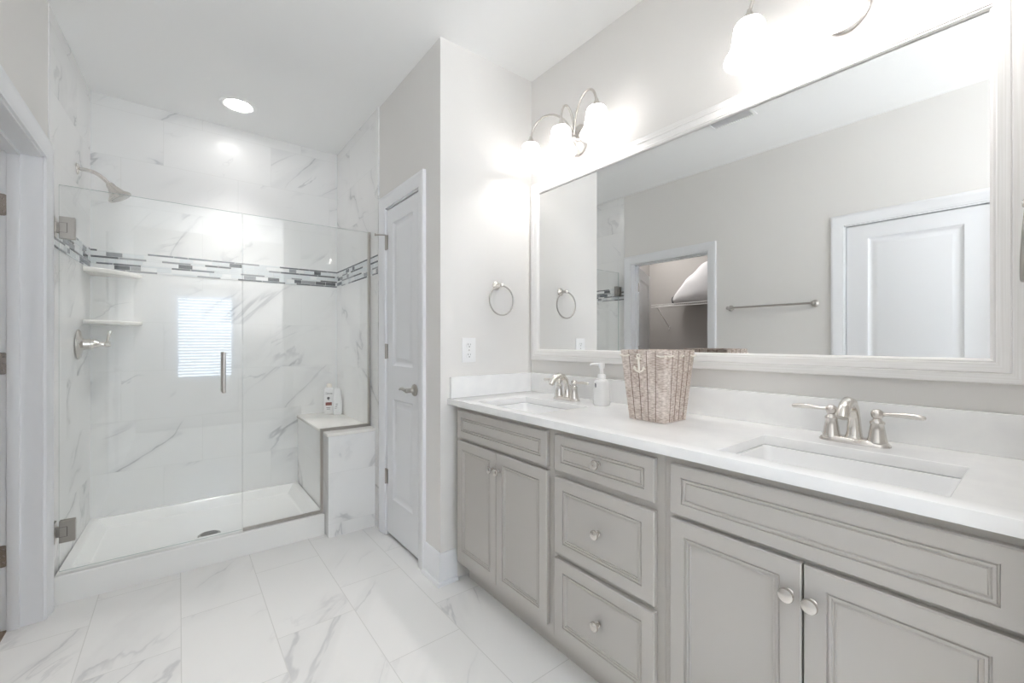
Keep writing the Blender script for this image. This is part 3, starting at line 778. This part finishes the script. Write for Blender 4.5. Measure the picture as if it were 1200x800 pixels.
# worktop with two cut-outs
CX0 = 1.046; SX0, SX1 = 1.105, 1.398
SA = (0.118, 0.542); SB = (1.246, 1.668)
ct = thing('countertop', 'long white quartz vanity worktop with two rectangular sink cut-outs', 'countertop', (1.32, 0.92, ZC-0.03))
bm = B(); z1, z0 = ZC, ZC-0.030
xs = [CX0, SX0, SX1, W-0.001]; ys = [NR+0.001, SA[0], SA[1], SB[0], SB[1], E-0.001]
def is_hole(i, j): return i == 1 and j in (1, 3)
for zz in (z1, z0):
    for i in range(3):
        for j in range(5):
            if not is_hole(i, j): bm.faces.new([bm.verts.new(p) for p in ((xs[i],ys[j],zz),(xs[i+1],ys[j],zz),(xs[i+1],ys[j+1],zz),(xs[i],ys[j+1],zz))])
def side(a, b): bm.faces.new([bm.verts.new(p) for p in ((a[0],a[1],z0),(b[0],b[1],z0),(b[0],b[1],z1),(a[0],a[1],z1))])
for i in range(3):
    side((xs[i], ys[0]), (xs[i+1], ys[0])); side((xs[i], ys[-1]), (xs[i+1], ys[-1]))
for j in range(5):
    side((xs[0], ys[j]), (xs[0], ys[j+1])); side((xs[-1], ys[j]), (xs[-1], ys[j+1]))
for s in (SA, SB):
    side((SX0, s[0]), (SX1, s[0])); side((SX0, s[1]), (SX1, s[1])); side((SX0, s[0]), (SX0, s[1])); side((SX1, s[0]), (SX1, s[1]))
bmesh.ops.remove_doubles(bm, verts=bm.verts, dist=1e-5)
bmesh.ops.recalc_face_normals(bm, faces=bm.faces)
es = [e for e in bm.edges if len(e.link_faces) == 2 and e.calc_face_angle() > 1.0 and (e.verts[0].co.x+e.verts[1].co.x)/2 < W-0.01]
bmesh.ops.bevel(bm, geom=es, offset=0.003, segments=2, profile=0.5, affect='EDGES')
mesh_obj('slab', bm, M_quartz, ct)
bm = B(); box(bm, W-0.020, W-0.0005, NR+0.001, E-0.021, ZC, ZC+0.106, 0.002); mesh_obj('backsplash', bm, M_quartz, ct)
bm = B(); box(bm, 1.060, W-0.0005, E-0.020, E-0.0005, ZC, ZC+0.106, 0.002); mesh_obj('side_splash', bm, M_quartz, ct)

def sink(s, label):
    y0, y1 = s; t = thing('sink', label, 'sink', ((SX0+SX1)/2, (y0+y1)/2, ZC-0.17), 'undermount sinks')
    zt = ZC-0.0302
    def rr(e, z, r, n=5):
        x0, x1, a0, a1 = SX0+e, SX1-e, y0+e, y1-e; pts = []
        for cx, cy, st in ((x1-r, a1-r, 0), (x0+r, a1-r, 90), (x0+r, a0+r, 180), (x1-r, a0+r, 270)):
            for k in range(n+1):
                a = math.radians(st+90*k/n); pts.append((max(cx+r*math.cos(a), RX+0.0206), cy+r*math.sin(a), z))
        return pts
    bm = B()
    rings_mesh(bm, [rr(-0.018, zt-0.012, 0.02), rr(-0.018, zt, 0.02), rr(0.004, zt, 0.018), rr(0.006, zt-0.004, 0.02), rr(0.014, zt-0.09, 0.03), rr(0.024, zt-0.113, 0.04), rr(0.045, zt-0.122, 0.05), rr(0.125, zt-0.128, 0.016)], False, True)
    bmesh.ops.recalc_face_normals(bm, faces=bm.faces)
    mesh_obj('basin', bm, M_porc, t, 50)
    bm = B(); lathe(bm, [(0, 0.006), (0.014, 0.006), (0.016, 0.003), (0.022, 0.003), (0.023, 0.0), (0, -0.001)], ((SX0+SX1)/2, (y0+y1)/2, zt-0.128), n=24); mesh_obj('drain', bm, M_nick, t)
sink(SA, 'white rectangular undermount sink nearest the camera')
sink(SB, 'white rectangular undermount sink in the corner by the towel ring wall')

# faucets
def faucet(y, label):
    x = 1.482; z = ZC
    t = thing('faucet', label, 'faucet', (x, y, z), 'centerset faucets')
    bm = B()
    rings_mesh(bm, [sq_ring(x, y, a, b_, z+h, 2.8, 40) for a, b_, h in ((0.028, 0.080, 0), (0.028, 0.080, 0.004), (0.025, 0.077, 0.008), (0.022, 0.072, 0.013), (0.019, 0.066, 0.015))], True, True); mesh_obj('base_plate', bm, M_nick, t, 60)
    bm = B()
    tube(bm, [(x+0.004, y, z+0.010), (x+0.006, y, z+0.03), (x+0.005, y, z+0.062), (x-0.005, y, z+0.092), (x-0.026, y, z+0.113), (x-0.052, y, z+0.118), (x-0.076, y, z+0.110), (x-0.094, y, z+0.094), (x-0.101, y, z+0.080)],
         [0.021, 0.0175, 0.015, 0.0145, 0.0145, 0.0145, 0.0145, 0.0145, 0.0140], 20)
    lathe(bm, [(0.0215, 0.0), (0.0215, 0.004), (0.0185, 0.010)], (x+0.004, y, z+0.012), n=24)
    sp = mesh_obj('spout', bm, M_chrome, t, 60)
    bm = B(); lathe(bm, [(0, 0.0015), (0.0105, 0.0015), (0.011, -0.003)], (x-0.1015, y, z+0.0795), (-0.45, 0, -0.9), 18); mesh_obj('aerator', bm, M_nickd, sp)
    bm = B(); tube(bm, [(x+0.026, y, z+0.012), (x+0.026, y, z+0.062)], 0.0028, 8); lathe(bm, [(0, 0), (0.005, 0.002), (0.0055, 0.006), (0.003, 0.011), (0, 0.012)], (x+0.026, y, z+0.060), n=14); mesh_obj('drain_lift_rod', bm, M_nick, t)
    for s in (-1, 1):
        hy = y+s*0.051
        bm = B()
        lathe(bm, [(0, 0.010), (0.0225, 0.010), (0.0225, 0.014), (0.0205, 0.020), (0.017, 0.042), (0.0145, 0.058), (0.0165, 0.061), (0.0165, 0.065), (0.012, 0.069), (0.009, 0.074), (0.0125, 0.079), (0.0145, 0.087), (0.0125, 0.094), (0.006, 0.099), (0, 0.1)], (x, hy, z), n=26)
        dx = -0.012 if s > 0 else -0.004
        tube(bm, [(x, hy+s*0.010, z+0.087), (x+dx*0.3, hy+s*0.030, z+0.088), (x+dx*0.6, hy+s*0.055, z+0.090), (x+dx*0.8, hy+s*0.075, z+0.0895), (x+dx, hy+s*0.092, z+0.088), (x+dx, hy+s*0.096, z+0.088)], [0.0045, 0.005, 0.0068, 0.0072, 0.006, 0.003], 14)
        mesh_obj('handle', bm, M_nick, t, 50)
faucet(0.345, 'brushed nickel two-handle faucet at the near sink')
faucet(1.462, 'brushed nickel two-handle faucet at the far sink, beside the soap dispenser')

# soap dispenser
t = thing('soap_dispenser', 'white pump soap dispenser with a small dark emblem, beside the woven basket', 'soap dispenser', (1.477, 1.239, ZC))
cx, cy = 1.477, 1.239
bm = B(); rings_mesh(bm, [sq_ring(cx, cy, a, b_, ZC+h, 3.2) for a, b_, h in ((0.027, 0.031, 0), (0.030, 0.034, 0.004), (0.0305, 0.0345, 0.03), (0.029, 0.032, 0.075), (0.027, 0.029, 0.104), (0.023, 0.024, 0.113), (0.017, 0.017, 0.117))], True, True); b_ = mesh_obj('bottle_body', bm, M_porc, t, 55)
bm = B(); lathe(bm, [(0.016, 0.116), (0.0185, 0.118), (0.0185, 0.132), (0.016, 0.136), (0.008, 0.138), (0.0075, 0.165), (0, 0.165)], (cx, cy, ZC), n=24); mesh_obj('collar', bm, M_plast, t)
bm = B(); lathe(bm, [(0.0, 0.163), (0.013, 0.163), (0.014, 0.166), (0.014, 0.184), (0.012, 0.188), (0, 0.188)], (cx, cy, ZC), n=24)
tube(bm, [(cx-0.006, cy+0.006, ZC+0.181), (cx-0.022, cy+0.026, ZC+0.181), (cx-0.028, cy+0.034, ZC+0.180), (cx-0.031, cy+0.038, ZC+0.174)], [0.0065, 0.006, 0.0055, 0.0045], 12); mesh_obj('pump_head', bm, M_plast, t)
bm = B(); nv = Vector((-0.90, 0.42, 0)).normalized(); lathe(bm, [(0, 0.0018), (0.007, 0.0015), (0.008, 0)], Vector((cx, cy, ZC+0.088))+nv*0.0292, nv, 16, scale2=1.4); mesh_obj('emblem', bm, M_dg, b_)

# woven basket
BX, BY = 1.374, 0.893; hb = 0.0735; ht = 0.0955; hz = 0.252
t = thing('woven_basket', 'square tapered woven basket with a white anchor on the worktop before the mirror', 'basket', (BX, BY, ZC))
def bring(h, z, r=0.012, n=4):
    pts = []
    for sx, sy, st in ((1, 1, 0), (-1, 1, 90), (-1, -1, 180), (1, -1, 270)):
        for k in range(n+1):
            a = math.radians(st+90*k/n); pts.append((BX+sx*(h-r)+r*math.cos(a), BY+sy*(h-r)+r*math.sin(a), ZC+z))
    return pts
bm = B()
rings_mesh(bm, [bring(hb, 0.001), bring(hb+0.0005, 0.006), bring(ht, hz-0.004), bring(ht-0.001, hz), bring(ht-0.007, hz), bring(ht-0.008, hz-0.004), bring(hb-0.005, 0.012)], True, True)
body = mesh_obj('basket_body', bm, M_woven, t, 45)
bm = B()       # dark upright seams between the woven strips
for face in range(4):
    for k in (-0.6, -0.2, 0.2, 0.6):
        pts = []
        for z in (0.004, 0.13, hz-0.002):
            h = hb+(ht-hb)*z/hz; a = k*(h-0.004)
            pts.append({0: (BX-h-0.0004, BY-a, ZC+z), 1: (BX-a, BY-h-0.0004, ZC+z), 2: (BX+h+0.0004, BY+a, ZC+z), 3: (BX+a, BY+h+0.0004, ZC+z)}[face])
        tube(bm, pts, 0.0011, 6)
mesh_obj('seams', bm, M_seam, body)
# cream cord looping through the rim
for face in range(4):
    for k0, k1 in ((-0.95, -0.55), (-0.05, 0.15), (0.62, 0.98)):
        if face == 0 and k0 == -0.05: continue
        z = hz-0.018; h = hb+(ht-hb)*z/hz+0.0015; pts = []
        for i in range(7):
            a = (k0+(k1-k0)*i/6)*h; zz = ZC+z-0.004*math.sin(PI*i/6)
            pts.append({0: (BX-h, BY-a, zz), 1: (BX+a, BY-h, zz), 2: (BX+h, BY+a, zz), 3: (BX-a, BY+h, zz)}[face])
        bm = B(); tube(bm, pts, 0.0026, 8); mesh_obj('rim_cord', bm, M_rope, t)
bm = B()       # anchor charm on the face towards the room
ay = BY+0.012
def AP(dy, dz): h = hb+(ht-hb)*dz/hz; return (BX-h-0.004, ay-dy, ZC+dz)
tube(bm, [AP(0, 0.222), AP(0, 0.182)], 0.0032, 8)
tube(bm, [AP(-0.013, 0.221), AP(0.013, 0.221)], 0.003, 8)
tube(bm, [AP(0.0065*math.cos(a), 0.231+0.0065*math.sin(a)) for a in [2*PI*i/14 for i in range(14)]], 0.0026, 8, True)
tube(bm, [AP(0, 0.222), AP(0, 0.176)], 0.0036, 8)
tube(bm, [AP(-0.020, 0.193), AP(-0.015, 0.181), AP(0, 0.174), AP(0.015, 0.181), AP(0.020, 0.193)], [0.002, 0.0036, 0.004, 0.0036, 0.002], 8)
for s in (-1, 1): tube(bm, [AP(s*0.0125, 0.188), AP(s*0.020, 0.1935), AP(s*0.0245, 0.185)], [0.0015, 0.0028, 0.0012], 6)
o = mesh_obj('anchor', bm, M_rope, t); o['label'] = 'white anchor charm'

# mirror
MX = W-0.012
mr = thing('wall_mirror', 'wide rectangular wall mirror in a white brushed frame above the vanity', 'mirror', (W, 0.93, 1.085))
MY0, MY1, MZ0, MZ1 = 0.036, 1.836, 1.086, 2.074
bm = B(); uvl = bm.loops.layers.uv.new('UVMap')
prof = [(0, 0), (0, 0.021), (0.003, 0.025), (0.024, 0.026), (0.026, 0.0235), (0.029, 0.026), (0.050, 0.0225), (0.052, 0.020), (0.056, 0.021), (0.062, 0.016), (0.062, 0.008)]
Pm = px(W, -1)
rows = [[Pm(MY0+i, MZ0+i, d), Pm(MY1-i, MZ0+i, d), Pm(MY1-i, MZ1-i, d), Pm(MY0+i, MZ1-i, d)] for i, d in prof]
vr = [[bm.verts.new(p) for p in r] for r in rows]
acc = 0.0
for r, (p, q) in enumerate(zip(vr, vr[1:])):
    st = math.hypot(prof[r+1][0]-prof[r][0], prof[r+1][1]-prof[r][1])
    for k in range(4):
        f = bm.faces.new((p[k], p[(k+1) % 4], q[(k+1) % 4], q[k]))
        for lp, v_ in zip(f.loops, (acc, acc, acc+st, acc+st)):
            lp[uvl].uv = ((lp.vert.co.y if k in (0, 2) else lp.vert.co.z)+3.1*k, v_+0.7*k)
    acc += st
mesh_obj('frame', bm, M_fr, mr, 20)
bm = B(); box(bm, MX, MX+0.004, MY0+0.058, MY1-0.058, MZ0+0.058, MZ1-0.058); mesh_obj('mirror_glass', bm, M_mirror, mr)

# vanity lights
def vanity_light(y, label):
    zc = 2.207; zo = 0.014; sx = 1.470
    t = thing('vanity_light', label, 'wall light', (W, y, zc), 'three-shade vanity lights')
    bm = B(); rings_mesh(bm, [[(W-d, y+a*math.cos(u_), zc+b_*math.sin(u_)) for u_ in [2*PI*i/36 for i in range(36)]] for a, b_, d in ((0.062, 0.080, 0), (0.062, 0.080, 0.006), (0.054, 0.070, 0.014), (0.030, 0.038, 0.020), (0.022, 0.024, 0.030), (0.018, 0.018, 0.045), (0.008, 0.008, 0.052))], True, True)
    mesh_obj('backplate', bm, M_nick, t)
    for k in (1, 0, -1):
        ye = y+0.2255*k
        bm = B()
        if k: pts = bez((W-0.036, y, zc), (W-0.075, y+0.03*k, zc+0.19), (sx, ye-0.01*k, zc+0.195), (sx, ye, 2.254), 22)
        else: pts = bez((W-0.036, y, zc), (W-0.040, y, zc+0.18), (sx, y, zc+0.20), (sx, y, 2.254), 20)
        tube(bm, pts, 0.0052, 12); arm = mesh_obj('arm', bm, M_nick, t)
        bm = B(); lathe(bm, [(0, 2.262), (0.007, 2.262), (0.009, 2.252), (0.020, 2.232), (0.029, 2.222), (0.030, 2.214), (0, 2.214)], (sx, ye, zo), n=24); mesh_obj('shade_holder', bm, M_nick, arm)
        bm = B()
        outer = [(0.026, 2.2215), (0.038, 2.219), (0.045, 2.208), (0.0475, 2.190), (0.050, 2.165), (0.055, 2.142), (0.064, 2.124), (0.073, 2.110), (0.0755, 2.101), (0.0745, 2.096)]
        lathe(bm, outer, (sx, ye, zo), n=40); mesh_obj('shade', bm, M_shade, arm, 80)
        bm = B(); lathe(bm, [(0, 2.119), (0.012, 2.122), (0.022, 2.131), (0.0265, 2.145), (0.023, 2.162), (0.015, 2.178), (0.012, 2.200), (0, 2.200)], (sx, ye, zo), n=14); mesh_obj('bulb', bm, M_bulb, arm, 80)
    return t
LG = vanity_light(1.487, 'three-shade nickel wall light over the far sink, with frosted bell glasses lit')
dup(LG, (W, 0.390, 2.207), 'three-shade nickel wall light over the near sink, cropped by the top edge')

# towel rings, towel bar, outlet
def towel_ring(x, y, s, z, label, tilt):
    t = thing('towel_ring', label, 'towel ring', (x, y, z), 'towel rings')
    bm = B(); lathe(bm, [(0, 0), (0.024, 0), (0.024, 0.004), (0.018, 0.010), (0.010, 0.016), (0.008, 0.040), (0.011, 0.048), (0.011, 0.056), (0.007, 0.061), (0, 0.062)], (x, y, z), (0, s, 0), 26); mesh_obj('post', bm, M_chrome, t)
    R = 0.078; c = Vector((x, y+s*0.052, z-0.004))
    bm = B(); tube(bm, [c+Vector((R*math.sin(a), s*(R-R*math.cos(a))*tilt, -(R-R*math.cos(a)))) for a in [2*PI*i/48 for i in range(48)]], 0.0042, 10, True); mesh_obj('ring', bm, M_nickd, t)
towel_ring(1.346, E, -1, 1.490, 'nickel towel ring on the end wall above the outlet, left of the mirror', 0.0)
towel_ring(1.388, NR, 1, 1.478, 'nickel towel ring seen edge-on at the right edge of the photo', 0.05)
t = thing('towel_bar', 'straight nickel towel bar on the left wall, reflected in the mirror', 'towel bar', (L, 1.36, 1.465))
for yy in (1.068, 1.664):
    bm = B(); lathe(bm, [(0, 0), (0.025, 0), (0.025, 0.004), (0.018, 0.010), (0.011, 0.018), (0.011, 0.050), (0.013, 0.056), (0.013, 0.066), (0.008, 0.072), (0, 0.072)], (L, yy, 1.466), (1, 0, 0), 24); mesh_obj('bracket', bm, M_nickd, t)
bm = B(); tube(bm, [(L+0.060, 1.068, 1.466), (L+0.060, 1.664, 1.466)], 0.0078, 16); mesh_obj('bar', bm, M_nickd, t)

t = thing('wall_outlet', 'white duplex outlet plate on the end wall under the towel ring', 'outlet', (1.172, E, 1.146))
bm = B(); box(bm, 1.131, 1.213, E-0.006, E, 1.083, 1.209, 0.003); mesh_obj('cover_plate', bm, M_plast, t)
for zz in (1.172, 1.120):
    bm = B(); rings_mesh(bm, [[(px_, E-d, pz_) for px_, _, pz_ in [(a, 0, b_) for a, b_, _z in [(p[0], p[1], 0) for p in sq_ring(1.172, zz, 0.0165, 0.0145, 0, 3.0, 28)]]] for d in (0.0055, 0.0085)], True, True); so = mesh_obj('socket', bm, M_plast, t)
    bm = B()
    box(bm, 1.1645, 1.1665, E-0.0089, E-0.0080, zz-0.001, zz+0.008); box(bm, 1.1775, 1.1792, E-0.0089, E-0.0080, zz-0.001, zz+0.007)
    lathe(bm, [(0, 0.0089), (0.0028, 0.0089), (0.0028, 0.008)], (1.172, E, zz-0.0085), (0, -1, 0), 12); mesh_obj('slots', bm, M_slot, so)
bm = B(); lathe(bm, [(0, 0.0078), (0.003, 0.0072), (0.0032, 0.0055)], (1.172, E, 1.146), (0, -1, 0), 12); mesh_obj('screw', bm, M_nick, t)

# closet: wire shelf and bedding bundle, seen in the mirror through the open door
t = thing('wire_shelf', 'white wire shelf on the closet wall, seen through the open closet door', 'shelf', (-1.9, 2.4, 1.655))
bm = B(); zS = 1.655
for x, z in ((-1.895, zS), (-1.75, zS-0.004), (-1.600, zS), (-1.597, zS-0.030)): tube(bm, [(x, 1.43, z), (x, 3.19, z)], 0.0036, 6)
for k in range(70):
    y = 1.44+k*0.0252; tube(bm, [(-1.897, y, zS+0.003), (-1.600, y, zS+0.003), (-1.597, y, zS-0.030)], 0.0016, 5)
mesh_obj('wire_deck', bm, M_wire, t)
for y in (3.12, 2.30, 1.60):
    bm = B(); tube(bm, [(-1.600, y, zS-0.025), (-1.75, y, zS-0.150), (-1.897, y, zS-0.285)], 0.0055, 8); box(bm, -1.9, -1.893, y-0.010, y+0.010, zS-0.31, zS-0.265, 0.002); mesh_obj('brace', bm, M_wire, t)
t = thing('bedding_bundle', 'bundle of white bedding with dark piping on the closet wire shelf', 'bedding', (-1.74, 2.52, zS+0.006))
from mathutils import noise as mn
bm = B(); nu, nv_ = 40, 24
rings = []
for j in range(nv_+1):
    s = j/nv_; yy = 2.97-0.93*s                      # from the far end to the near end
    prof_r = (max(1e-3, 1-abs(2*s-1)**2.6))**0.5
    hz_ = (0.02+0.43*min(1, (s*2.2)**0.8))*1.0 if s < 0.5 else 0.45*prof_r+0.02
    hw_ = 0.155*prof_r+0.004; ring = []
    for i in range(nu):
        a = 2*PI*i/nu; x = -1.742+hw_*math.copysign(abs(math.cos(a))**0.8, math.cos(a)); z = zS+0.008+hz_*(0.5+0.5*math.copysign(abs(math.sin(a))**0.75, math.sin(a)))
        n_ = mn.noise(Vector((x*7, yy*7, z*7)))*0.012*prof_r
        ring.append((max(x+n_, -1.897), yy, max(z+(n_ if math.sin(a) > -0.2 else 0), zS+0.007)))
    rings.append(ring)
rings_mesh(bm, rings, True, True); bb = mesh_obj('bundle', bm, M_linen, t, 80)
bm = B()
r2 = rings[1]
tube(bm, [Vector((p[0], p[1]+0.008, max(p[2], zS+0.017))) for p in r2], 0.011, 6, True); mesh_obj('piping', bm, M_pipe, bb)

# window blind
t = thing('window_blind', 'white horizontal-slat blind over the window, reflected in the shower glass', 'blind', (0.297, BH-0.035, wz1))
bm = B(); box(bm, wx0+0.006, wx1-0.006, BH-0.055, BH-0.012, wz1-0.040, wz1-0.002, 0.003); mesh_obj('head_rail', bm, M_trim, t)
bm = B(); zz = wz1-0.055
while zz > wz0+0.03:
    s_ = math.radians(44); dy, dz = 0.022*math.cos(s_), 0.022*math.sin(s_)
    rings_mesh(bm, [[(x, BH-0.033-dy, zz-dz), (x, BH-0.033, zz+0.0012), (x, BH-0.033+dy, zz+dz), (x, BH-0.033+dy, zz+dz-0.0006), (x, BH-0.033, zz+0.0006), (x, BH-0.033-dy, zz-dz-0.0006)] for x in (wx0+0.008, wx1-0.008)], True, True)
    zz -= 0.0405
mesh_obj('slats', bm, M_slat, t)
bm = B(); box(bm, wx0+0.008, wx1-0.008, BH-0.046, BH-0.020, wz0+0.006, wz0+0.022, 0.003); mesh_obj('bottom_rail', bm, M_trim, t)
